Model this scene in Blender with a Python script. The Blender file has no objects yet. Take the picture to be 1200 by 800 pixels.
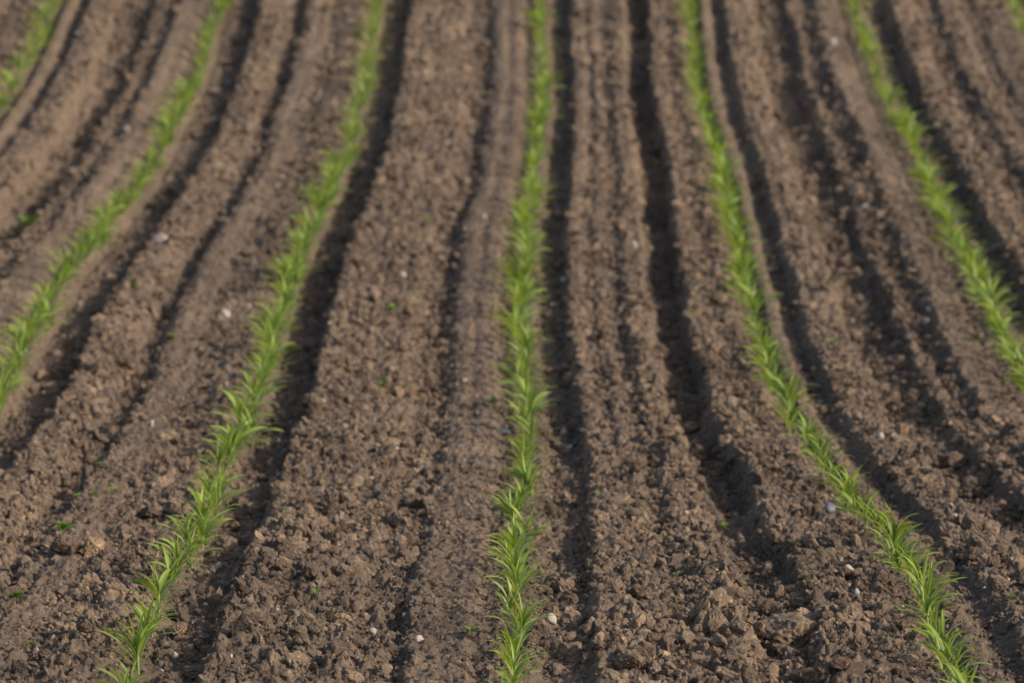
import bpy, math, random
import numpy as np
from mathutils import Vector, Matrix

random.seed(7)
rng = np.random.default_rng(7)
scene = bpy.context.scene
col = scene.collection

# ------------------------------------------------------------------ sun; row lines and hill profile traced from image pixels
# world: X across the rows, Y up the field (metres), Z up; camera over (0, 0)
SUN_EL = math.radians(28.5)
SUN_AZ = math.radians(22.0)        # from +X swung towards the camera
SUN_DIR = Vector((math.cos(SUN_EL)*math.cos(SUN_AZ), -math.cos(SUN_EL)*math.sin(SUN_AZ), math.sin(SUN_EL)))

GY = np.arange(6.5, 19.6, 0.5)
ROW_C = np.array([-0.001,-0.002,-0.001,0.004,0.013,0.026,0.040,0.043,0.040,0.039,0.038,0.034,0.032,0.035,0.040,0.049,0.061,0.077,0.094,0.110,0.124,0.134,0.134,0.130,0.130,0.133,0.131])
ROW_L1 = np.array([-0.662,-0.679,-0.689,-0.688,-0.688,-0.688,-0.688,-0.687,-0.683,-0.688,-0.700,-0.712,-0.718,-0.719,-0.716,-0.709,-0.696,-0.676,-0.657,-0.648,-0.644,-0.635,-0.629,-0.626,-0.621,-0.614,-0.615])
ROW_R1 = np.array([0.750,0.770,0.788,0.799,0.790,0.765,0.743,0.728,0.716,0.717,0.722,0.730,0.741,0.754,0.765,0.771,0.783,0.797,0.803,0.795,0.782,0.781,0.792,0.807,0.820,0.828,0.826])
OFF_R2 = (np.array([6, 10.5, 11.07, 11.62, 12.18, 12.78, 13.97, 15.21, 16.42, 17.0, 17.55, 18.57]),
          np.array([.73, .70, .705, .722, .738, .755, .767, .77, .792, .79, .777, .758]))
OFF_L2 = (np.array([6, 10.5, 11.07, 11.62, 12.18, 12.78, 13.37, 14.6, 15.21, 16.4, 17.0, 18.57]),
          np.array([-.70, -.685, -.70, -.714, -.727, -.741, -.745, -.730, -.731, -.731, -.725, -.732]))

def smooth_interp(y, gx, gv):
    """Catmull-like smooth interpolation by averaging shifted linear interpolations"""
    s = 0.0
    for d, w in ((-.36, .1), (-.2, .2), (0, .4), (.2, .2), (.36, .1)):
        s = s + w*np.interp(np.asarray(y, float)+d, gx, gv)
    return s

def row_x(k, y):
    """across-field position of row k (0 = straight centre row) at distance y"""
    if k == 0: return smooth_interp(y, GY, ROW_C)
    if k == -1: return smooth_interp(y, GY, ROW_L1)
    if k == 1: return smooth_interp(y, GY, ROW_R1)
    if k == 2: return row_x(1, y) + smooth_interp(y, *OFF_R2)
    if k == -2: return row_x(-1, y) + smooth_interp(y, *OFF_L2)
    if k > 2: return row_x(k-1, y) + .74
    return row_x(k+1, y) - .765

CZ = [4.66261534803058e-05, 0.000388824326283849, 0.007445145081106013, 0.05252736647706634, 0.10036337676093912]
def terrain(y):
    y = np.asarray(y, float)
    yc = np.clip(y, 8.0, 19.2)
    z = np.polyval(CZ, yc-12)
    slope = np.polyval(np.polyder(CZ), 7.2)
    far = np.clip(y-19.2, 0, None)
    return z + slope*18.0*(1-np.exp(-far/18.0))      # the hill rounds off out of the picture

# ------------------------------------------------------------------ noise
def _hash(ix, iy, seed):
    h = (ix.astype(np.int64)*374761393 + iy.astype(np.int64)*668265263 + seed*974634777) & 0xffffffff
    h = ((h ^ (h >> 13))*1274126177) & 0xffffffff
    h = ((h ^ (h >> 16))*2246822519) & 0xffffffff
    return ((h ^ (h >> 15)) & 0xffffff)/float(0x1000000)

def perlin(x, y, seed=0):
    ix = np.floor(x); iy = np.floor(y); fx = x-ix; fy = y-iy
    def g(dx, dy):
        a = _hash(ix+dx, iy+dy, seed)*2*np.pi
        return np.cos(a)*(fx-dx) + np.sin(a)*(fy-dy)
    u = fx*fx*fx*(fx*(fx*6-15)+10); v = fy*fy*fy*(fy*(fy*6-15)+10)
    a = g(0, 0); b = g(1, 0); c = g(0, 1); d = g(1, 1)
    return 1.4*((a*(1-u)+b*u)*(1-v) + (c*(1-u)+d*u)*v)

def lumps(x, y, cell, seed, lo=.25, hi=.6, keep=.75):
    """rounded crumbs sitting in a jittered grid; height in units of the cell size"""
    gx = x/cell; gy = y/cell
    ix = np.floor(gx); iy = np.floor(gy)
    out = np.zeros_like(gx)
    for dx in (-1, 0, 1):
        for dy in (-1, 0, 1):
            cx = ix+dx; cy = iy+dy
            r = lo + (hi-lo)*_hash(cx, cy, seed+2)**2
            on = _hash(cx, cy, seed+3) < keep
            px = cx + _hash(cx, cy, seed) - gx; py = cy + _hash(cx, cy, seed+1) - gy
            an = _hash(cx, cy, seed+4)*np.pi; st = .7+.6*_hash(cx, cy, seed+5)
            ca = np.cos(an); sa = np.sin(an)
            qx = (ca*px+sa*py)*st; qy = (-sa*px+ca*py)/st
            d = np.maximum(np.abs(qx)*.55+np.abs(qy)*.55+.25*np.abs(qx-qy), np.sqrt(qx*qx+qy*qy)*.93)/r
            hgt = r*(.55+.5*_hash(cx, cy, seed+6))*np.clip(1-d**2.6, 0, 1)**.7
            out = np.maximum(out, np.where(on, hgt, 0))
    return out

# ------------------------------------------------------------------ cross profile of the soil between two rows
PROF = {
 'A': [(0,0,.3),(.012,-.5,.3),(.042,-4.1,.4),(.15,-4.4,.8),(.225,-4.2,.8),(.265,2.9,.7),(.34,2.2,.9),(.42,0,1),(.46,-2.8,1),(.53,-2.8,1),(.565,2.0,.35),(.62,2.2,.15),(.67,1.5,.2),(.72,.2,.5),(.77,.5,.8),(.83,1.5,.8),(.93,1.6,.4),(.975,.1,.3),(1,0,.3)],
 'B': [(0,0,.3),(.010,-.6,.4),(.038,-4.7,.5),(.175,-4.6,.85),(.215,3.6,.7),(.3,3,.85),(.42,2.2,.7),(.55,.6,.8),(.60,-2,1),(.69,-2.5,1),(.735,1.9,.15),(.785,1.9,.1),(.81,1.2,.1),(.84,1.7,.1),(.88,1.1,.1),(.90,-1.3,.2),(.93,-1.6,.3),(.955,-.5,.3),(1,0,.3)],
 'C': [(0,0,.3),(.05,-.9,.3),(.085,-3.2,.4),(.15,-3.2,.5),(.18,-2.6,.5),(.21,3.0,.45),(.25,2.9,.45),(.28,1.4,.6),(.31,.6,.7),(.335,2.0,.5),(.375,1.7,.5),(.40,.2,.8),(.43,.5,.9),(.465,2.5,.8),(.54,2.4,.6),(.572,-3.6,.8),(.605,-5.6,.8),(.695,-5.2,.85),(.728,3.0,.7),(.80,2.4,.8),(.84,.8,1),(.925,1.7,.6),(.975,.1,.3),(1,0,.3)],
 'D': [(0,0,.3),(.035,-1.8,.3),(.052,-1.2,.2),(.07,1.3,.1),(.11,1.1,.1),(.135,-1.8,.3),(.185,-1.8,.3),(.218,2.5,.4),(.3,2.5,.6),(.37,1.4,.6),(.392,-5.2,.7),(.45,-6.4,.85),(.575,-5.4,.8),(.615,-.2,.95),(.68,-1.2,1.05),(.725,-.2,1),(.765,3.3,.4),(.83,2.2,.12),(.885,1.0,.15),(.915,-1.4,.3),(.96,-.8,.3),(1,0,.3)],
 'E': [(0,0,.3),(.06,-1,.3),(.1,-3.2,.4),(.185,-3.6,.5),(.23,2.2,.7),(.33,1.9,.8),(.39,-1.4,1),(.5,-1.4,1),(.54,1.7,.6),(.62,1.5,.6),(.67,-.3,.9),(.74,-.2,.9),(.78,1.4,.4),(.93,1.6,.4),(.975,.1,.3),(1,0,.3)],
}
INTERVAL = {-3:'D', -2:'A', -1:'B', 0:'C', 1:'D', 2:'E'}      # soil strip to the right of row k
NT = 800
TT = (np.arange(NT)+.5)/NT
TAB_H = np.zeros((10, NT)); TAB_R = np.zeros((10, NT))
ks = np.exp(-.5*((np.arange(-14, 15))/4.2)**2); ks /= ks.sum()
for k in range(-5, 5):
    p = PROF[INTERVAL.get(k, 'BADCE'[k % 5])]
    t, h, r = (np.array(v, float) for v in zip(*p))
    hh = np.interp(TT, t, h)*.01; rr = np.interp(TT, t, r)
    TAB_H[k+5] = np.convolve(np.pad(hh, 14, mode='edge'), ks, 'valid')
    TAB_R[k+5] = np.convolve(np.pad(rr, 14, mode='edge'), ks, 'valid')

def strip(x, y):
    """row interval index and fraction across it"""
    rows = np.stack([row_x(k, y) for k in range(-5, 6)], 0)
    x = np.broadcast_to(x, np.broadcast(x, y).shape)
    k = np.zeros(x.shape, int)
    for i in range(1, 10):
        k = k + (x > rows[i])
    yy = np.broadcast_to(y, x.shape)
    if rows[0].shape != x.shape:
        rows = np.stack([np.broadcast_to(r, x.shape) for r in rows], 0)
    a = np.take_along_axis(rows, k[None], 0)[0]; b = np.take_along_axis(rows, (k+1)[None], 0)[0]
    return k, (x-a)/(b-a), a

def soil_height(x, y, fine=True):
    x = np.asarray(x, float); y = np.asarray(y, float)
    k, t, a = strip(x, y)
    outside = (t < 0) | (t > 1)
    bump = np.sin(np.pi*np.clip(t, 0, 1))
    t2 = t + bump*(.020*perlin(x*3.1, y*1.3, 11) + .016*perlin(x*9, y*5, 12) + .020*perlin(x*20, y*15, 13) + .013*perlin(x*50, y*42, 14))
    ti = np.clip(t2*NT-.5, 0, NT-1.001); i0 = ti.astype(int); w = ti-i0
    h = TAB_H[k, i0]*(1-w)+TAB_H[k, i0+1]*w
    rough = TAB_R[k, i0]*(1-w)+TAB_R[k, i0+1]*w
    edge = np.clip(1-np.abs(np.clip(x, -6, 6)-x)/2, 0, 1)*np.where(outside, 0, 1)
    h = h*(.97 + .30*perlin(x*2.0, y*.9, 21) + .34*perlin(x*6, y*3.6, 25))*edge*(.58+.56*np.clip((y-8)/5, 0, 1))
    rough = np.where(outside, .6, rough)*(1+.35*perlin(x*1.7, y*1.3, 22))
    z = terrain(y) + h + bump*(.0075*perlin(t2*21+k*7.3, y*.30, 26) + .0045*perlin(t2*43+k*3.1, y*.45, 27))*edge + .006*perlin(x*4, y*3, 23) + .004*perlin(x*1.1, y*.7, 24)
    if fine:
        wx = x+.003*perlin(x*60, y*60, 31)+.005*perlin(x*22, y*22, 33); wy = y+.003*perlin(x*60, y*60, 32)+.005*perlin(x*22, y*22, 34)
        r = np.clip(.34+.85*rough, 0.05, 1.35)
        z = z + r*.0085*perlin(x*11, y*9, 41) + r*.0068*perlin(x*27, y*25, 42) + r*.0045*perlin(x*52, y*52, 45)
        z = z + .060*lumps(wx, wy, .060, 100, .2, .62, .6)*np.clip(r-.3, 0, 1)*.65
        z = z + .028*lumps(wx, wy, .028, 200, .25, .62, .72)*np.clip(r+.05, 0, 1)*.95
        z = z + .014*lumps(wx+.003, wy, .014, 300, .3, .62, .8)*(.45+.5*np.clip(r, 0, 1))
        z = z + .0030*perlin(x*95, y*95, 43) + .0018*perlin(x*190, y*190, 44)
    return z, rough, k, t
STONES = [  # stones, clods, weeds: positions and sizes converted offline from image pixels
    (1.422, 17.823, 0.0379, 0.0303, 'white', 'bright white stone on the rough soil left of the row in the upper right'),
    (-1.218, 13.792, 0.0501, 0.0236, 'pink', 'long pinkish stone lying on the dark strip between the two left rows'),
    (0.413, 13.685, 0.0351, 0.0322, 'tan', 'round cream stone on the ridge right of the centre row, upper half'),
    (-0.104, 14.333, 0.0245, 0.0184, 'pale', 'small pale stone on the smooth ridge left of the centre row'),
    (-0.883, 12.269, 0.0342, 0.021, 'white', 'pale flat stone on the soil just left of the lower left row, mid height'),
    (-0.356, 13.011, 0.0223, 0.0167, 'pale', 'pale chip on the broad lumpy ridge between centre row and the row on its left'),
    (0.321, 13.152, 0.0197, 0.0169, 'white', 'small white stone on the narrow double ridge right of the centre row'),
    (0.168, 13.099, 0.0196, 0.014, 'white', 'white chip in the dark furrow close to the right of the centre row'),
    (1.292, 14.641, 0.0281, 0.0219, 'white', 'white stone in the wide dark furrow left of the upper right row'),
    (1.271, 12.184, 0.0235, 0.0183, 'white', 'white stone on rough soil beside the row leaving the right edge'),
    (0.678, 13.152, 0.031, 0.0281, 'pink', 'pinkish round stone close to the left of the lower right row'),
    (-0.022, 10.266, 0.0309, 0.0176, 'grey', 'oval grey white stone in the shaded strip left of the centre row'),
    (0.135, 10.295, 0.0177, 0.0243, 'pink', 'upright pinkish stone in the dark furrow right of the centre row'),
    (0.145, 10.077, 0.0195, 0.0195, 'grey', 'grey round stone below the upright pinkish one right of the centre row'),
    (0.683, 8.215, 0.0106, 0.0089, 'white', 'small white chip above the pale block near the bottom right'),
    (0.683, 8.039, 0.0225, 0.0156, 'cream', 'cream angular block of stone on rough soil near the bottom right'),
    (0.675, 7.743, 0.01, 0.0167, 'white', 'upright white sliver of stone below the cream block'),
    (0.560, 7.985, 0.0103, 0.0086, 'white', 'round white pebble in front of the dark wheel furrow, bottom right'),
    (0.074, 7.592, 0.0213, 0.0197, 'tan', 'round tan pebble in the furrow just right of the centre row, near the bottom'),
    (-0.263, 7.464, 0.0145, 0.0113, 'cream', 'pale tilted chip on the soil left of the bottom of the centre row'),
    (-0.206, 7.592, 0.0098, 0.0098, 'cream', 'tiny cream pebble left of the centre row near the bottom'),
    (-0.171, 7.276, 0.0157, 0.011, 'pink', 'pinkish wedge of stone left of the centre row near the bottom edge'),
    (0.923, 9.962, 0.0214, 0.0171, 'white', 'white stone beside a tan clod right of the lower right row'),
    (0.981, 8.792, 0.0133, 0.0095, 'white', 'white pebble on the lumpy bank near the right edge'),
    (-0.927, 10.222, 0.011, 0.0198, 'white', 'upright white flake between the two left rows'),
    (-0.617, 7.230, 0.0109, 0.0156, 'tan', 'small upright tan pebble right of the lower left row near the bottom'),
    (0.704, 8.792, 0.0303, 0.0246, 'slate', 'blue grey flint flake left of the lower right row'),
    (0.525, 7.369, 0.0095, 0.0064, 'white', 'thin white splinter beside the big lumpy clod at bottom right'),
    (-0.620, 8.340, 0.0162, 0.0162, 'grey', 'grey pebble right of the lower left row, above the pair of round ones'),
    (1.582, 13.205, 0.0226, 0.017, 'white', 'white chip right of the row leaving the right edge'),
    (-1.558, 16.172, 0.0276, 0.0207, 'white', 'white chip on the lit strip right of the top left furrow'),
]
CLODS = [
    (0.379, 7.322, 0.0474, 0.0443, 'brown', 'pyramid shaped brown clod on the left bank of the wheel furrow, bottom right'),
    (0.512, 7.369, 0.0891, 0.0668, 'brown', 'largest lumpy clod, on the right bank of the wheel furrow at bottom right'),
    (0.560, 7.592, 0.0492, 0.0295, 'pale', 'pale wedge shaped clod leaning on the back of the largest clod'),
    (-0.451, 8.694, 0.0412, 0.0374, 'brown', 'rounded clod on the bank right of the lower left row'),
    (-0.933, 8.295, 0.0608, 0.0358, 'brown', 'wide dark sided clod near the left edge, left of a tan one'),
    (-0.878, 8.295, 0.0393, 0.0429, 'tan', 'tan upright clod near the left edge, right of a wide darker one'),
    (0.396, 7.001, 0.0545, 0.0303, 'dark', 'wide grey brown clod at the bottom of the wheel furrow'),
    (0.365, 7.096, 0.0368, 0.0276, 'brown', 'brown lump just under the pyramid shaped clod'),
    (0.456, 8.306, 0.0573, 0.0215, 'brown', 'long flat clod lying across the wheel furrow'),
    (1.107, 9.962, 0.0599, 0.0343, 'brown', 'wide clod on the lumpy soil right of the lower right row, near a tan block'),
    (0.980, 10.019, 0.0366, 0.0431, 'tan', 'tan blocky clod right of the lower right row'),
    (1.039, 9.531, 0.0615, 0.0328, 'brown', 'dark brown wide clod on the bank below the tan block on the right'),
    (1.000, 8.646, 0.0447, 0.0335, 'brown', 'angular clod on the bank near the right edge'),
    (1.015, 10.458, 0.0539, 0.0225, 'dark', 'flat shaded clod above the tan block right of the lower right row'),
    (-0.464, 8.006, 0.0311, 0.0311, 'tan', 'tan clod beside a dark hole, between lower left and centre rows'),
    (-0.320, 7.484, 0.0388, 0.0226, 'tan', 'loaf shaped tan clod left of the centre row near the bottom'),
    (-0.255, 7.070, 0.0229, 0.026, 'tan', 'narrow upright clod left of the centre row at the bottom edge'),
    (-0.281, 6.950, 0.0391, 0.024, 'brown', 'dark based lump at the bottom edge left of the centre row'),
    (-0.494, 7.258, 0.0439, 0.0376, 'brown', 'chunky clod on the bank right of the lower left row near the bottom'),
    (0.206, 6.967, 0.0572, 0.0361, 'brown', 'broad crumbly clod at the bottom edge right of the centre row'),
    (0.293, 9.409, 0.0324, 0.0324, 'brown', 'rounded clod on the ridge between the centre row and the wheel furrow'),
    (-0.633, 7.464, 0.0355, 0.0242, 'tan', 'smooth tan clod in the furrow beside the lower left row'),
    (-0.605, 7.942, 0.0223, 0.0206, 'tan', 'left one of two round clods right of the lower left row'),
    (-0.578, 8.006, 0.0224, 0.0173, 'tan', 'right one of two round clods right of the lower left row'),
    (-0.561, 7.001, 0.0363, 0.0227, 'tan', 'smooth pale clod in the furrow at the bottom left'),
    (0.259, 7.230, 0.0281, 0.025, 'dark', 'dark round clod on the ridge right of the centre row at the bottom'),
    (0.421, 9.094, 0.0274, 0.0196, 'brown', 'clod at the left edge of the wheel furrow, mid right'),
    (0.509, 6.925, 0.0359, 0.0239, 'brown', 'blocky clod at the bottom edge right of the wheel furrow'),
    (0.576, 6.925, 0.0359, 0.021, 'pink', 'reddish clod at the bottom edge, right of a blocky brown one'),
    (0.961, 7.815, 0.0337, 0.027, 'brown', 'lump beside the small weed near the right edge'),
]
WEEDS = [
    (-0.989, 9.043, 0.0195, 'leftmost of three small weeds in a line left of the lower left row'),
    (-0.958, 9.082, 0.0195, 'middle of three small weeds in a line left of the lower left row'),
    (-0.918, 9.133, 0.0275, 'rightmost and greenest of three small weeds in a line left of the lower left row'),
    (-0.965, 8.515, 0.0404, 'spreading weed growing behind the wide clod near the left edge'),
    (-0.885, 7.267, 0.0157, 'tiny weed on bare soil near the bottom left corner'),
    (-0.968, 7.733, 0.03, 'faint weed at the left edge above the bottom left corner'),
    (-0.494, 8.598, 0.0167, 'tiny weed beside the rounded clod right of the lower left row'),
    (-0.381, 7.712, 0.0166, 'bright weed left of the centre row near the bottom, larger of two'),
    (-0.353, 7.652, 0.0116, 'yellowish tiny weed beside a bright one left of the centre row'),
    (0.202, 9.018, 0.0233, 'bright weed on the ridge right of the centre row, lower half'),
    (0.251, 11.025, 0.0308, 'two leaved weed on the ridge right of the centre row, mid height'),
    (0.555, 12.167, 0.0287, 'weed at the edge of the wheel furrow left of the lower right row'),
    (-0.368, 12.286, 0.0395, 'faint weed on the broad ridge left of the centre row, mid height'),
    (-0.355, 10.823, 0.0348, 'left one of two weeds on the broad ridge left of the centre row'),
    (-0.302, 10.823, 0.0348, 'right one of two weeds on the broad ridge left of the centre row'),
    (-0.054, 10.549, 0.0317, 'thin weed in the shade close to the left of the centre row'),
    (-0.999, 11.733, 0.0327, 'green weed between the two left rows, mid height'),
    (-1.224, 12.819, 0.0439, 'yellowish weed beside the furrow between the two left rows'),
    (0.942, 11.651, 0.03, 'weed on the lumpy ridge right of the lower right row'),
    (1.375, 11.816, 0.038, 'weed just left of the row leaving the right edge'),
    (0.598, 7.963, 0.0155, 'bright round leaved weed near the cream stone at bottom right'),
    (0.596, 8.352, 0.0216, 'dark green weed left of the bottom of the lower right row'),
    (0.645, 9.224, 0.0179, 'small weed left of the lower right row'),
    (0.477, 8.867, 0.0229, 'dim weed on the floor of the wheel furrow'),
    (0.968, 7.652, 0.0248, 'weed at the right edge near the bottom'),
    (0.333, 7.963, 0.0189, 'weed on the slope left of the wheel furrow near the bottom'),
    (-0.075, 7.369, 0.0286, 'flat weed in the shade left of the centre row near the bottom'),
    (-1.718, 14.225, 0.0912, 'loose weed patch in the dark furrow near the upper left edge'),
    (-0.295, 14.225, 0.0304, 'weed on the rough strip left of the centre row, upper half'),
    (-0.773, 14.768, 0.0378, 'weed close to the left of the lower left row, upper half'),
    (-0.989, 9.544, 0.0185, 'tiny weed on the lit ridge near the left edge'),
]
# pitch 5.783157674338469

# ------------------------------------------------------------------ materials
def nodes_of(name):
    m = bpy.data.materials.new(name); m.use_nodes = True
    nt = m.node_tree; nt.nodes.clear()
    return m, nt, nt.nodes, nt.links

def N(nt, kind, **kw):
    n = nt.nodes.new(kind)
    for k, v in kw.items():
        if k == 'inputs':
            for i, val in v.items(): n.inputs[i].default_value = val
        else: setattr(n, k, v)
    return n

def ramp(nt, stops):
    r = nt.nodes.new('ShaderNodeValToRGB')
    e = r.color_ramp.elements
    while len(e) < len(stops): e.new(.5)
    for el, (p, c) in zip(e, stops):
        el.position = p; el.color = (*c, 1)
    return r

SOIL_A = (.098, .066, .043); SOIL_B = (.262, .182, .117); SOIL_C = (.155, .110, .075)

def soil_material(name, obj_random=False, tint=(1, 1, 1), gain=1.0):
    m, nt, nd, lk = nodes_of(name)
    out = N(nt, 'ShaderNodeOutputMaterial'); b = N(nt, 'ShaderNodeBsdfPrincipled')
    b.inputs['Roughness'].default_value = .92; b.inputs['Specular IOR Level'].default_value = .18
    tc = N(nt, 'ShaderNodeNewGeometry')
    n1 = N(nt, 'ShaderNodeTexNoise', inputs={'Scale': 3.2, 'Detail': 6, 'Roughness': .62})
    n2 = N(nt, 'ShaderNodeTexNoise', inputs={'Scale': 85.0, 'Detail': 5, 'Roughness': .7})
    n3 = N(nt, 'ShaderNodeTexVoronoi', inputs={'Scale': 150.0, 'Randomness': 1})
    for n in (n1, n2, n3): lk.new(tc.outputs['Position'], n.inputs['Vector'])
    s = lambda c: tuple(v*t*gain for v, t in zip(c, tint))
    r1 = ramp(nt, [(.30, s(SOIL_A)), (.52, s(SOIL_C)), (.72, s(SOIL_B))])
    mixv = N(nt, 'ShaderNodeMath', operation='MULTIPLY_ADD'); mixv.inputs[1].default_value = .55
    lk.new(n2.outputs['Fac'], mixv.inputs[0])
    half = N(nt, 'ShaderNodeMath', operation='MULTIPLY'); half.inputs[1].default_value = .45
    lk.new(n1.outputs['Fac'], half.inputs[0]); lk.new(half.outputs[0], mixv.inputs[2])
    val = mixv.outputs[0]
    if obj_random:
        oi = N(nt, 'ShaderNodeObjectInfo')
        add = N(nt, 'ShaderNodeMath', operation='MULTIPLY_ADD'); add.inputs[1].default_value = .34
        sub = N(nt, 'ShaderNodeMath', operation='SUBTRACT'); sub.inputs[1].default_value = .15
        lk.new(oi.outputs['Random'], add.inputs[0]); lk.new(val, sub.inputs[0]); lk.new(sub.outputs[0], add.inputs[2])
        val = add.outputs[0]
    lk.new(val, r1.inputs['Fac'])
    # grains: single crumbs paler or greyer than their neighbours
    r3 = ramp(nt, [(0, (.72, .72, .74)), (.6, (1, 1, 1)), (.93, (1.05, 1.02, 1.0)), (1, (1.75, 1.75, 1.75))])
    sep = N(nt, 'ShaderNodeSeparateColor'); lk.new(n3.outputs['Color'], sep.inputs[0]); lk.new(sep.outputs[0], r3.inputs['Fac'])
    mul = N(nt, 'ShaderNodeMix', data_type='RGBA', blend_type='MULTIPLY'); mul.inputs[0].default_value = .8
    lk.new(r1.outputs['Color'], mul.inputs[6]); lk.new(r3.outputs['Color'], mul.inputs[7])
    n5 = N(nt, 'ShaderNodeTexNoise', inputs={'Scale': 1.1, 'Detail': 5, 'Roughness': .68, 'Distortion': .6}); lk.new(tc.outputs['Position'], n5.inputs['Vector'])
    r5 = ramp(nt, [(.30, (.74, .74, .76)), (.5, (1, 1, 1)), (.70, (1.24, 1.21, 1.16))]); lk.new(n5.outputs['Fac'], r5.inputs['Fac'])
    m5 = N(nt, 'ShaderNodeMix', data_type='RGBA', blend_type='MULTIPLY'); m5.inputs[0].default_value = 1
    lk.new(mul.outputs[2], m5.inputs[6]); lk.new(r5.outputs['Color'], m5.inputs[7])
    lk.new(m5.outputs[2], b.inputs['Base Color'])
    n4 = N(nt, 'ShaderNodeTexNoise', inputs={'Scale': 260.0, 'Detail': 4, 'Roughness': .7})
    lk.new(tc.outputs['Position'], n4.inputs['Vector'])
    bp = N(nt, 'ShaderNodeBump', inputs={'Strength': 1.0, 'Distance': .006})
    lk.new(n4.outputs['Fac'], bp.inputs['Height']); lk.new(bp.outputs['Normal'], b.inputs['Normal'])
    lk.new(b.outputs[0], out.inputs[0])
    return m

def stone_material(name, ca, cb, rough=.6):
    m, nt, nd, lk = nodes_of(name)
    out = N(nt, 'ShaderNodeOutputMaterial'); b = N(nt, 'ShaderNodeBsdfPrincipled')
    b.inputs['Roughness'].default_value = rough; b.inputs['Specular IOR Level'].default_value = .3
    tc = N(nt, 'ShaderNodeNewGeometry')
    n1 = N(nt, 'ShaderNodeTexNoise', inputs={'Scale': 70.0, 'Detail': 6, 'Roughness': .65})
    lk.new(tc.outputs['Position'], n1.inputs['Vector'])
    r = ramp(nt, [(.33, ca), (.62, cb)]); lk.new(n1.outputs['Fac'], r.inputs['Fac'])
    lk.new(r.outputs['Color'], b.inputs['Base Color'])
    bp = N(nt, 'ShaderNodeBump', inputs={'Strength': .5, 'Distance': .003})
    n4 = N(nt, 'ShaderNodeTexNoise', inputs={'Scale': 220.0, 'Detail': 3})
    lk.new(tc.outputs['Position'], n4.inputs['Vector'])
    lk.new(n4.outputs['Fac'], bp.inputs['Height']); lk.new(bp.outputs['Normal'], b.inputs['Normal'])
    lk.new(b.outputs[0], out.inputs[0])
    return m

def leaf_material(name, dark, light, trans=.42):
    m, nt, nd, lk = nodes_of(name)
    out = N(nt, 'ShaderNodeOutputMaterial'); b = N(nt, 'ShaderNodeBsdfPrincipled')
    b.inputs['Roughness'].default_value = .40; b.inputs['Specular IOR Level'].default_value = .35
    tr = N(nt, 'ShaderNodeBsdfTranslucent'); mx = N(nt, 'ShaderNodeMixShader'); mx.inputs[0].default_value = trans
    uv = N(nt, 'ShaderNodeUVMap'); uv.uv_map = 'UVMap'
    mp = N(nt, 'ShaderNodeMapping'); mp.inputs['Scale'].default_value = (16, 1.2, 1)
    lk.new(uv.outputs[0], mp.inputs[0])
    veins = N(nt, 'ShaderNodeTexNoise', inputs={'Scale': 1.0, 'Detail': 3, 'Roughness': .6})
    lk.new(mp.outputs[0], veins.inputs['Vector'])
    oi = N(nt, 'ShaderNodeObjectInfo')
    geo = N(nt, 'ShaderNodeNewGeometry')
    rn = N(nt, 'ShaderNodeTexNoise', inputs={'Scale': 14.0, 'Detail': 2}); lk.new(geo.outputs['Position'], rn.inputs['Vector'])
    a = N(nt, 'ShaderNodeMath', operation='MULTIPLY'); a.inputs[1].default_value = .45; lk.new(veins.outputs['Fac'], a.inputs[0])
    c = N(nt, 'ShaderNodeMath', operation='MULTIPLY_ADD'); c.inputs[1].default_value = .30
    lk.new(oi.outputs['Random'], c.inputs[0]); lk.new(a.outputs[0], c.inputs[2])
    d = N(nt, 'ShaderNodeMath', operation='MULTIPLY_ADD'); d.inputs[1].default_value = .45
    lk.new(rn.outputs['Fac'], d.inputs[0]); lk.new(c.outputs[0], d.inputs[2])
    r = ramp(nt, [(.32, dark), (.85, light)]); lk.new(d.outputs[0], r.inputs['Fac'])
    sp = N(nt, 'ShaderNodeSeparateXYZ'); lk.new(uv.outputs[0], sp.inputs[0])
    tip = ramp(nt, [(.72, (0, 0, 0)), (1.0, (.75, .75, .75))]); lk.new(sp.outputs['Y'], tip.inputs['Fac'])
    tipm = N(nt, 'ShaderNodeMath', operation='MULTIPLY'); lk.new(tip.outputs['Color'], tipm.inputs[0]); lk.new(oi.outputs['Random'], tipm.inputs[1])
    ty = N(nt, 'ShaderNodeMix', data_type='RGBA'); ty.inputs[7].default_value = (.34, .30, .07, 1)
    lk.new(tipm.outputs[0], ty.inputs[0]); lk.new(r.outputs['Color'], ty.inputs[6])
    rib = ramp(nt, [(.40, (0, 0, 0)), (.5, (.45, .45, .45)), (.60, (0, 0, 0))]); lk.new(sp.outputs['X'], rib.inputs['Fac'])
    rb = N(nt, 'ShaderNodeMix', data_type='RGBA'); rb.inputs[7].default_value = (.30, .38, .14, 1)
    lk.new(rib.outputs['Color'], rb.inputs[0]); lk.new(ty.outputs[2], rb.inputs[6])
    lk.new(rb.outputs[2], b.inputs['Base Color'])
    hs = N(nt, 'ShaderNodeMix', data_type='RGBA', blend_type='MULTIPLY'); hs.inputs[0].default_value = 1
    hs.inputs[7].default_value = (1.25, 1.15, .55, 1)
    lk.new(rb.outputs[2], hs.inputs[6]); lk.new(hs.outputs[2], tr.inputs['Color'])
    lk.new(b.outputs[0], mx.inputs[1]); lk.new(tr.outputs[0], mx.inputs[2]); lk.new(mx.outputs[0], out.inputs[0])
    return m

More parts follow.
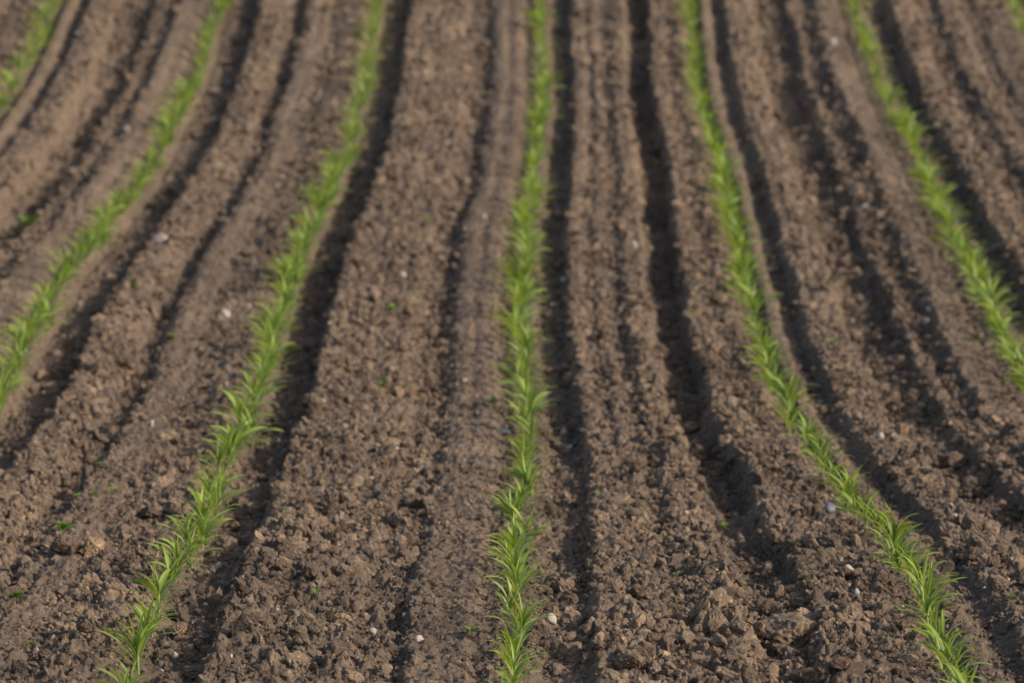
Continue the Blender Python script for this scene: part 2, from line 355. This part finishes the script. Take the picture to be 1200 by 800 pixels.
MAT_SOIL = soil_material('soil')
MAT_CRUMB = soil_material('soil_crumb', True)
MAT_CLOD = {'brown': soil_material('clod_brown', True), 'tan': soil_material('clod_tan', True, (1.12, 1.06, .95), 1.3),
            'dark': soil_material('clod_dark', True, (1, 1, 1.04), .8), 'pale': soil_material('clod_pale', True, (1.1, 1.08, 1.05), 1.7),
            'pink': soil_material('clod_red', True, (1.2, .98, .9), 1.1)}
MAT_STONE = {'white': stone_material('white_flint', (.18, .155, .13), (.34, .305, .26)),
             'pale': stone_material('pale_stone', (.18, .15, .12), (.30, .26, .21)),
             'cream': stone_material('cream_stone', (.24, .19, .135), (.40, .33, .25)),
             'pink': stone_material('pink_stone', (.27, .19, .15), (.42, .32, .26)),
             'tan': stone_material('tan_stone', (.22, .17, .12), (.37, .30, .22)),
             'grey': stone_material('grey_stone', (.20, .19, .18), (.36, .35, .33)),
             'slate': stone_material('slate_flint', (.045, .048, .055), (.12, .125, .135), .45)}
MAT_LEAF = leaf_material('seedling_leaf', (.155, .225, .028), (.290, .380, .070))
MAT_STEM = leaf_material('seedling_stem', (.15, .22, .06), (.25, .32, .12), .15)
MAT_WEED = leaf_material('weed_leaf', (.090, .145, .022), (.170, .240, .045))

# ------------------------------------------------------------------ helpers
def mesh_np(name, verts, faces_flat, sizes, mat, smooth=True, uvs=None):
    me = bpy.data.meshes.new(name)
    verts = np.asarray(verts, np.float32)
    me.vertices.add(len(verts)); me.vertices.foreach_set('co', verts.ravel())
    faces_flat = np.asarray(faces_flat, np.int32).ravel()
    me.loops.add(len(faces_flat)); me.loops.foreach_set('vertex_index', faces_flat)
    sizes = np.asarray(sizes, np.int32)
    me.polygons.add(len(sizes))
    me.polygons.foreach_set('loop_start', np.concatenate([[0], np.cumsum(sizes)[:-1]]).astype(np.int32))
    me.polygons.foreach_set('loop_total', sizes)
    me.polygons.foreach_set('use_smooth', np.full(len(sizes), smooth))
    if uvs is not None:
        u = me.uv_layers.new(name='UVMap')
        u.data.foreach_set('uv', np.asarray(uvs, np.float32)[faces_flat].ravel())
    me.update(calc_edges=True); me.materials.append(mat)
    return me

def link(name, data, parent=None):
    o = bpy.data.objects.new(name, data); col.objects.link(o)
    if parent: o.parent = parent
    return o

def tag(o, label, cat, group=None):
    o['label'] = label; o['category'] = cat
    if group: o['group'] = group
    return o

# ------------------------------------------------------------------ ground: one sheet, finest where the picture looks
ys = [6.3]
while ys[-1] < 19.6: ys.append(ys[-1] + .0046*(ys[-1]/7.0)**1.0)
ys = np.array(ys)
near = 6.3 - np.geomspace(.02, 30, 34); far = ys[-1] + np.geomspace(.02, 420, 46)
ys = np.concatenate([near[::-1], ys, far])
NU = 1150
uc = np.linspace(-1, 1, NU)
uo = 1 + np.geomspace(.004, 90, 44)
us = np.concatenate([-uo[::-1], uc, uo])
wy = .36 + .1385*np.clip(ys, 6.0, 20.0)           # half width of the fine strip
XX = us[None, :]*wy[:, None]; YY = np.repeat(ys[:, None], len(us), 1)
ZZ = np.empty_like(XX)
for a in range(0, len(ys), 200):
    ZZ[a:a+200] = soil_height(XX[a:a+200], YY[a:a+200])[0]
nr, nc = XX.shape
idx = np.arange(nr*nc).reshape(nr, nc)
quads = np.stack([idx[:-1, :-1], idx[:-1, 1:], idx[1:, 1:], idx[1:, :-1]], -1).reshape(-1, 4)
g = link('ground', mesh_np('ground', np.stack([XX, YY, ZZ], -1).reshape(-1, 3), quads, np.full(len(quads), 4), MAT_SOIL))
g['kind'] = 'structure'
del XX, YY, ZZ, quads, idx

# ------------------------------------------------------------------ clod shapes
def ico(sub):
    import bmesh
    bm = bmesh.new(); bmesh.ops.create_icosphere(bm, subdivisions=sub, radius=1)
    v = np.array([x.co[:] for x in bm.verts]); f = np.array([[q.index for q in x.verts] for x in bm.faces]); bm.free()
    return v, f
ICO3 = ico(3); ICO4 = ico(4)

def rock_verts(base, seed, planes=9, rough=.10, pts=1.0):
    """a crumb: sphere cut by random planes, then roughened"""
    r = np.random.default_rng(seed)
    v = base.copy(); rad = np.ones(len(v))
    for _ in range(planes):
        n = r.normal(size=3); n /= np.linalg.norm(n)
        d = r.uniform(.46, .88)
        c = v@n
        rad = np.minimum(rad, np.where(c > 1e-3, d/np.maximum(c, 1e-3), 9))
    v = v*rad[:, None]
    o = r.uniform(0, 50, 3)
    def n3(s, k): return (perlin(v[:, 0]*s+o[0], v[:, 1]*s+v[:, 2]*.7*s+o[1], k)+perlin(v[:, 1]*s+o[2], v[:, 2]*s-v[:, 0]*.6*s+o[0], k+1))*.5
    k = 1 + rough*1.6*n3(1.7, seed) + rough*1.1*n3(4.1, seed+7) + rough*.8*pts*n3(9.5, seed+9)
    return v*k[:, None]

protos = bpy.data.collections.new('crumb_shapes')
for i in range(26):
    v = rock_verts(ICO3[0], 500+i, 6+i % 5, .22 if i % 3 else .12, 1.8)*np.array([1, .8+.4*((i*7) % 5)/5, .75])
    o = bpy.data.objects.new('crumb', mesh_np('crumb', v, ICO3[1], np.full(len(ICO3[1]), 3), MAT_CRUMB, False))
    protos.objects.link(o)

def scatter(name, coll, P, R, S):
    me = bpy.data.meshes.new(name)
    me.vertices.add(len(P)); me.vertices.foreach_set('co', np.asarray(P, np.float32).ravel())
    for an, arr in (('rot', R), ('scl', S)):
        a = me.attributes.new(an, 'FLOAT_VECTOR', 'POINT'); a.data.foreach_set('vector', np.asarray(arr, np.float32).ravel())
    me.update()
    o = link(name, me)
    ng = bpy.data.node_groups.new(name, 'GeometryNodeTree')
    ng.interface.new_socket('Geometry', in_out='INPUT', socket_type='NodeSocketGeometry')
    ng.interface.new_socket('Geometry', in_out='OUTPUT', socket_type='NodeSocketGeometry')
    gi = ng.nodes.new('NodeGroupInput'); go = ng.nodes.new('NodeGroupOutput')
    m2p = ng.nodes.new('GeometryNodeMeshToPoints'); iop = ng.nodes.new('GeometryNodeInstanceOnPoints')
    ci = ng.nodes.new('GeometryNodeCollectionInfo'); ci.inputs['Collection'].default_value = coll
    ci.inputs['Separate Children'].default_value = True; ci.inputs['Reset Children'].default_value = True
    iop.inputs['Pick Instance'].default_value = True
    rv = ng.nodes.new('FunctionNodeRandomValue'); rv.data_type = 'INT'
    ints = [s for s in rv.inputs if s.type == 'INT']
    ints[0].default_value = 0; ints[1].default_value = len(coll.objects)-1
    e2r = ng.nodes.new('FunctionNodeEulerToRotation')
    na = ng.nodes.new('GeometryNodeInputNamedAttribute'); na.data_type = 'FLOAT_VECTOR'; na.inputs['Name'].default_value = 'rot'
    nb = ng.nodes.new('GeometryNodeInputNamedAttribute'); nb.data_type = 'FLOAT_VECTOR'; nb.inputs['Name'].default_value = 'scl'
    L = ng.links.new
    L(gi.outputs[0], m2p.inputs['Mesh']); L(m2p.outputs[0], iop.inputs['Points']); L(ci.outputs[0], iop.inputs['Instance'])
    L([s for s in rv.outputs if s.type == 'INT'][0], iop.inputs['Instance Index'])
    L(na.outputs[0], e2r.inputs[0]); L(e2r.outputs[0], iop.inputs['Rotation']); L(nb.outputs[0], iop.inputs['Scale'])
    L(iop.outputs[0], go.inputs[0])
    md = o.modifiers.new('scatter', 'NODES'); md.node_group = ng
    return o

def field_points(n):
    y = 6.3 + (rng.random(n)**.85)*13.0
    x = (rng.random(n)*2-1)*(.30+.1385*y)
    return x, y

nP = 520000
px, py = field_points(nP)
_, rg, kk, tt = soil_height(px, py, fine=False)
rad = .0031*(1-rng.random(nP))**(-1/1.9)
rad = np.minimum(rad, 0.0036 + .024*rng.random(nP)**1.5)
clump = .5+.9*perlin(px*5, py*4, 71)
dens = 1.5*np.clip(rg+.12, .16, 1.1)*np.clip(clump, .15, 1.3)
onrow = (np.minimum(tt, 1-tt) < .045)
keep = (rng.random(nP) < dens*1.0) & (rad*900/py*7 > 2.2) & ~(onrow & (rad > .008))
keep &= ~((rad > .009) & (rg < .3))
px, py, rad = px[keep], py[keep], rad[keep]
# cloddier ground: by the wheel furrow at the near right, and a few patches elsewhere
for (cx, cy, sx, sy, n, r0, r1) in ((.50, 7.6, .17, .55, 300, .007, .026), (1.25, 8.9, .20, .9, 240, .006, .020), (-.45, 7.5, .10, .6, 150, .005, .016), (-1.0, 8.0, .14, .7, 130, .005, .016), (.18, 7.3, .08, .4, 80, .005, .015)):
    px = np.append(px, rng.normal(cx, sx, n)); py = np.append(py, np.clip(rng.normal(cy, sy, n), 6.6, 19)); rad = np.append(rad, r0+(r1-r0)*rng.random(n)**2.6)
near_row = np.min([np.abs(px-row_x(k, py)) for k in (-2, -1, 0, 1, 2)], 0)
ok = (near_row > .035) | (rad < .008)
for it in STONES + CLODS:        # no crumb sits inside or hard against a single stone or clod
    ok &= ~((np.abs(px-it[0]) < it[2]*.62) & (py-it[1] > -.075) & (py-it[1] < .03) & (rad > .0035))
px, py, rad = px[ok], py[ok], rad[ok]
pz = np.concatenate([soil_height(px[i:i+40000], py[i:i+40000])[0] for i in range(0, len(px), 40000)])
sc = rad[:, None]*rng.uniform(.7, 1.4, (len(px), 3)); sc[:, 2] *= .9
rot = rng.uniform(0, 2*np.pi, (len(px), 3)); rot[:, :2] = rng.normal(0, .9, (len(px), 2))
o = scatter('soil_crumbs', protos, np.stack([px, py, pz + rad*.18], 1), rot, sc)
tag(o, 'loose brown crumbs and small clods strewn over the furrowed soil', 'soil crumbs'); o['kind'] = 'stuff'

# small pale grit
grit = bpy.data.collections.new('grit_shapes')
for i, mk in enumerate(('pale', 'tan', 'cream', 'tan', 'tan', 'pale', 'pink', 'tan', 'pink', 'grey')):
    v = rock_verts(ICO3[0], 900+i, 11, .04)
    grit.objects.link(bpy.data.objects.new('grit', mesh_np('grit', v, ICO3[1], np.full(len(ICO3[1]), 3), MAT_STONE[mk])))
nG = 1900
px, py = field_points(nG)
_, rg, kk, tt = soil_height(px, py, fine=False)
keep = (rng.random(nG) < np.clip(rg+.15, 0, 1))
px, py = px[keep], py[keep]
rad = .0022 + .0045*rng.random(len(px))**3.5 + .0003*(py-7)
pz = soil_height(px, py)[0]
sc = rad[:, None]*rng.uniform(.7, 1.4, (len(px), 3))
o = scatter('stone_grit', grit, np.stack([px, py, pz + rad*.2], 1), rng.uniform(0, 6.28, (len(px), 3)), sc)
tag(o, 'tiny pale stones and grit sprinkled through the brown soil', 'grit'); o['kind'] = 'stuff'

# ------------------------------------------------------------------ single stones and clods

def hz(x, y): return float(soil_height(np.array([x]), np.array([y]))[0][0])

for i, (x, y, w, h, mk, lab) in enumerate(STONES):
    r = np.random.default_rng(3000+i)
    v = rock_verts(ICO3[0], 2000+i, 12, .05)
    v = v - (v.max(0)+v.min(0))/2; v = v/((v.max(0)-v.min(0))/2)
    v *= np.array([w*.56, w*.46, h*(.5 if mk == 'slate' else .66)])
    o = link('stone', mesh_np('stone', v, ICO3[1], np.full(len(ICO3[1]), 3), MAT_STONE[mk]))
    o.location = (x, y, float(np.max(soil_height(x+np.array([-.3, 0, .3, 0])*w, y+np.array([-.3, -.6, -.3, -1.2])*w)[0]))+h*.20); o.rotation_euler = (r.normal(0, .2), r.normal(0, .25), r.normal(0, .5))
    tag(o, lab, 'stone', 'pale stones scattered on the soil')

for i, (x, y, w, h, mk, lab) in enumerate(CLODS):
    r = np.random.default_rng(5000+i)
    v = rock_verts(ICO4[0], 4000+i, 9, .16, 1.8)
    v = v - (v.max(0)+v.min(0))/2; v = v/((v.max(0)-v.min(0))/2)
    if 'pyramid' in lab or 'wedge' in lab:
        s = 1 - .62*np.clip(v[:, 2]*.5+.5, 0, 1); v[:, 0] *= s*1.3; v[:, 1] *= s*1.3; v[:, 0] -= .12*v[:, 2]
    v *= np.array([w*.60, w*.55, h*.68])
    o = link('clod', mesh_np('clod', v, ICO4[1], np.full(len(ICO4[1]), 3), MAT_CLOD[mk], False))
    o.location = (x, y, max(hz(x, y), hz(x, y-w*.4)-.004)+h*.40); o.rotation_euler = (0, 0, r.normal(0, .3))
    tag(o, lab, 'clod', 'large single clods of soil')

# ------------------------------------------------------------------ plants
def blade(length, width, steep, droop, h0, az, fold=.35, twist=0.0, n=10):
    """one strap leaf: leaves the stem at height h0, arches over; returns verts, quads, uv"""
    V = []; U = []
    x = 0.0; z = 0.0
    pts = []
    for i in range(n+1):
        s = i/n
        el = steep + (droop-steep)*(s**1.25)
        pts.append((x, z, el)); x += math.cos(el)*length/n; z += math.sin(el)*length/n
    ca, sa = math.cos(az), math.sin(az)
    for i, (x, z, el) in enumerate(pts):
        s = i/n
        w = width*.5*min(1, .35+2.6*s)*(1-max(0, (s-.45)/.55)**1.9)
        w = max(w, .0004)
        tw = twist*s
        for j in range(5):
            q = (j-2)/2
            lx = q*w; up = fold*abs(q)**1.3*w*(1-.4*s)
            sx, su = lx*math.cos(tw)-up*math.sin(tw), lx*math.sin(tw)+up*math.cos(tw)
            # local frame: forward (x,z), normal (-sin el, cos el), side
            X = x + su*(-math.sin(el)); Z = z + su*math.cos(el); Y = sx
            V.append((ca*X - sa*Y + .0014*ca, sa*X + ca*Y + .0014*sa, h0+Z)); U.append((j/4, s))
    F = [(i*5+j, i*5+j+1, (i+1)*5+j+1, (i+1)*5+j) for i in range(n) for j in range(4)]
    return V, F, U

def stem_geo(h, r0, r1, lean=(0, 0), n=7):
    V = []; F = []; U = []
    for i in range(5):
        s = i/4; r = r0+(r1-r0)*s
        for j in range(n):
            a = 2*math.pi*j/n
            V.append((lean[0]*s*s+r*math.cos(a), lean[1]*s*s+r*math.sin(a), -.012+(h+.012)*s)); U.append((j/n, s))
    F = [(i*n+j, i*n+(j+1) % n, (i+1)*n+(j+1) % n, (i+1)*n+j) for i in range(4) for j in range(n)]
    return V, F, U

def me_of(name, geos, mats):
    V = []; FL = []; SZ = []; U = []; MI = []
    for (v, f, u), mi in geos:
        b = len(V); V += v; U += u
        for q in f: FL += [b+i for i in q]; SZ.append(len(q)); MI.append(mi)
    me = mesh_np(name, V, FL, SZ, mats[0], True, U)
    for m in mats[1:]: me.materials.append(m)
    me.polygons.foreach_set('material_index', np.array(MI, np.int32))
    return me

def seedling_design(seed):
    r = random.Random(seed)
    H = r.uniform(.030, .042)
    geos = []
    side = r.choice((0, math.pi))
    nl = r.choice((8, 9, 9, 10))
    for i in range(nl):
        s = i/(nl-1)
        az = side + (math.pi if i % 2 else 0) + r.gauss(0, .42)
        L = (.058+.030*math.sin(math.pi*(.25+.6*s)))*r.uniform(.85, 1.15)
        geos.append(blade(L, r.uniform(.0095, .0130), math.radians(r.uniform(52, 66)+16*s), math.radians(r.uniform(-38, 2)+26*s),
                          .006+H*.92*s, az, r.uniform(.25, .5), r.gauss(0, .35)))
    for q in range(2):     # the rolled young leaves in the middle
        geos.append(blade(r.uniform(.060, .080), .0072, math.radians(r.uniform(80, 88)), math.radians(r.uniform(42, 70)), H*.95, r.uniform(0, 6.28), .8, r.gauss(0, .3)))
    return stem_geo(H*1.05, .0032, .0024), geos

DESIGNS = []
for s in range(20):
    st, gs = seedling_design(60+s)
    DESIGNS.append(dict(stem=me_of('stem', [(st, 0)], [MAT_STEM]),
                        leaves=[me_of('leaf', [(g_, 0)], [MAT_LEAF]) for g_ in gs],
                        whole=me_of('seedling', [(st, 1)]+[(g_, 0) for g_ in gs], [MAT_LEAF, MAT_STEM])))

ROWN = {0: 'the straight centre row', -1: 'the lower left row', 1: 'the lower right row',
        -2: 'the row cut by the left edge', 2: 'the row cut by the right edge',
        -3: 'the short row in the top left corner', 3: 'the short row in the top right corner'}
START = {0: 6.62, -1: 6.70, 1: 6.62, -2: 10.55, 2: 10.75, -3: 16.1, 3: 17.75}
EDGE = {0: 'the bottom edge', -1: 'the bottom edge', 1: 'the bottom edge', -2: 'the left edge', 2: 'the right edge', -3: 'the left edge', 3: 'the right edge'}
ORD = ['nearest', 'second', 'third', 'fourth', 'fifth', 'sixth', 'seventh', 'eighth', 'ninth', 'tenth']
NPART = 11.0
spots = []
for k in (0, -1, 1, -2, 2, -3, 3):
    r = random.Random(400+k)
    y = START[k]; j = 0
    while y < (18.95 if abs(k) < 4 else 18.95):
        spots.append((y, k, j)); j += 1
        y += r.uniform(.10, .165) if r.random() > .03 else r.uniform(.2, .27)
spots.sort()
singles, rest = spots[:298], spots[298:]
# the same rows go on past the edges of the picture, and up the hill
for k in (-4, -3, -2, -1, 0, 1, 2, 3, 4):
    y = 18.95
    while y < 26: rest.append((y, k, 0)); y += .14
for k in (-4, -3, -2, 2, 3, 4):
    y = max(6.6, START.get(k, 18.9)-2.6)
    while y < START.get(k, 18.9)-.1: rest.append((y, k, 0)); y += .18

def pose(y, k, r):
    x = float(row_x(k, y)) + r.gauss(0, .008) + (.005 if k < 0 else 0)
    s = r.choice((.58, .74, .82, .88, .92, .96, 1.0, 1.08))*r.uniform(.94, 1.06)*(1+.26*min(1, max(0, (y-8)/5)))
    e = (r.gauss(0, .10), r.gauss(0, .10), r.gauss(0, .35) + (math.pi if r.random() < .5 else 0))
    return x, hz(x, y)-.003, (s, s, s*r.uniform(.88, 1.12)), e
r = random.Random(77)
for y, k, j in singles:
    d = DESIGNS[r.randrange(len(DESIGNS))]
    x, z, s3, e = pose(y, k, r)
    if y < NPART:
        o = link('seedling', None); o.empty_display_size = .03
        link('stem', d['stem'], o)
        for lm in d['leaves']: link('leaf', lm, o)
    else:
        o = link('seedling', d['whole'])
    o.location = (x, y, z); o.scale = s3; o.rotation_euler = e
    if j < len(ORD) and k in (0, -1, 1) or j < 4 and abs(k) == 2:
        lab = '%s green seedling from %s in %s' % (ORD[j], EDGE[k], ROWN[k])
        gr = 'seedlings of %s' % ROWN[k]
    elif abs(k) == 3:
        lab = 'blurred green seedling in %s' % ROWN[k]; gr = 'seedlings of %s' % ROWN[k]
    elif y < 12.4:
        lab = 'narrow leaved seedling in the middle stretch of %s' % ROWN[k]; gr = 'middle stretch seedlings of %s' % ROWN[k]
    else:
        lab = 'soft blurred seedling in the far stretch of %s' % ROWN[k]; gr = 'far seedlings of %s' % ROWN[k]
    tag(o, lab, 'seedling', gr)
from mathutils import Euler
cache = []
for d in DESIGNS:
    me = d['whole']; v = np.zeros(len(me.vertices)*3, np.float32); me.vertices.foreach_get('co', v)
    f = np.zeros(len(me.loops), np.int32); me.loops.foreach_get('vertex_index', f)
    mi = np.zeros(len(me.polygons), np.int32); me.polygons.foreach_get('material_index', mi)
    u = np.zeros(len(me.loops)*2, np.float32); me.uv_layers[0].data.foreach_get('uv', u)
    cache.append((v.reshape(-1, 3), f, mi, u))
V, F, M_, U_ = [], [], [], []; base = 0
for y, k, j in rest:
    v, f, mi, u = cache[r.randrange(len(cache))]
    x, z, s3, e = pose(y, k, r)
    R = np.array(Euler(e).to_matrix())
    V.append((v*np.array(s3))@R.T + np.array([x, y, z])); F.append(f+base); M_.append(mi); U_.append(u); base += len(v)
nq = sum(len(m) for m in M_)
me = mesh_np('distant_seedlings', np.concatenate(V), np.concatenate(F), np.full(nq, 4), MAT_LEAF)
me.materials.append(MAT_STEM); me.polygons.foreach_set('material_index', np.concatenate(M_))
uvl = me.uv_layers.new(name='UVMap'); uvl.data.foreach_set('uv', np.concatenate(U_))
o = link('distant_seedlings', me); tag(o, 'farthest green seedlings running together at the top of the rows', 'seedlings'); o['kind'] = 'stuff'

def weed_leaf(L, W, az, el):
    V = []; U = []
    for i in range(7):
        s = i/6; w = W*.5*math.sin(math.pi*min(1, max(.03, s**.8)*.97+.02)); z = L*s*math.sin(el) - .25*L*s*s
        for q in (-1, 0, 1):
            X = .002+L*s*math.cos(el); Y = q*w; Z = z+abs(q)*w*.25
            V.append((math.cos(az)*X-math.sin(az)*Y, math.sin(az)*X+math.cos(az)*Y, .008+Z)); U.append(((q+1)/2, s))
    F = [(i*3+j, i*3+j+1, i*3+j+4, i*3+j+3) for i in range(6) for j in range(2)]
    return V, F, U
for i, (x, y, w, lab) in enumerate(WEEDS):
    r = random.Random(900+i)
    geos = []
    n = r.choice((4, 5, 6)) if w < .03 else 9
    a0 = r.random()*6
    for q in range(n):
        L = w*r.uniform(.72, .98)
        geos.append((weed_leaf(L, L*r.uniform(.42, .62), a0+q*2.4, r.uniform(.25, .9)), 0))
    geos.append((stem_geo(.010, .0012, .001), 0))
    o = link('weed', me_of('weed', geos, [MAT_WEED]))
    o.location = (x, y, hz(x, y)+.003)
    tag(o, lab, 'weed', 'small weeds on the bare soil')

# ------------------------------------------------------------------ camera
cam = bpy.data.cameras.new('camera'); co = link('camera', cam)
cam.sensor_width = 36; cam.lens = 4690/1200*36
co.location = (0, 0, 1.30); co.rotation_euler = (math.radians(90-5.783), 0, 0)
cam.clip_start = .1; cam.clip_end = 2000
cam.dof.use_dof = True; cam.dof.focus_distance = 7.45; cam.dof.aperture_fstop = 6.0; cam.dof.aperture_blades = 7
scene.camera = co

# ------------------------------------------------------------------ light
w = bpy.data.worlds.new('World'); scene.world = w; w.use_nodes = True
nt = w.node_tree; bg = nt.nodes.get('Background') or nt.nodes.new('ShaderNodeBackground')
sky = nt.nodes.new('ShaderNodeTexSky'); sky.sky_type = 'NISHITA'; sky.sun_disc = False; sky.dust_density = 2.0; sky.ozone_density = .9
sky.sun_elevation = SUN_EL; sky.sun_rotation = math.atan2(SUN_DIR.x, SUN_DIR.y)
nt.links.new(sky.outputs[0], bg.inputs[0]); bg.inputs[1].default_value = .15
sl = bpy.data.lights.new('sun', 'SUN'); so = link('sun', sl)
sl.energy = 3.05; sl.angle = math.radians(2.2); sl.color = (1, .92, .82)
so.rotation_euler = SUN_DIR.to_track_quat('Z', 'Y').to_euler()
vs = scene.view_settings
vs.view_transform = 'Standard'; vs.look = 'None'; vs.gamma = 1; vs.use_curve_mapping = False; vs.exposure = .62
scene.cycles.use_denoising = True
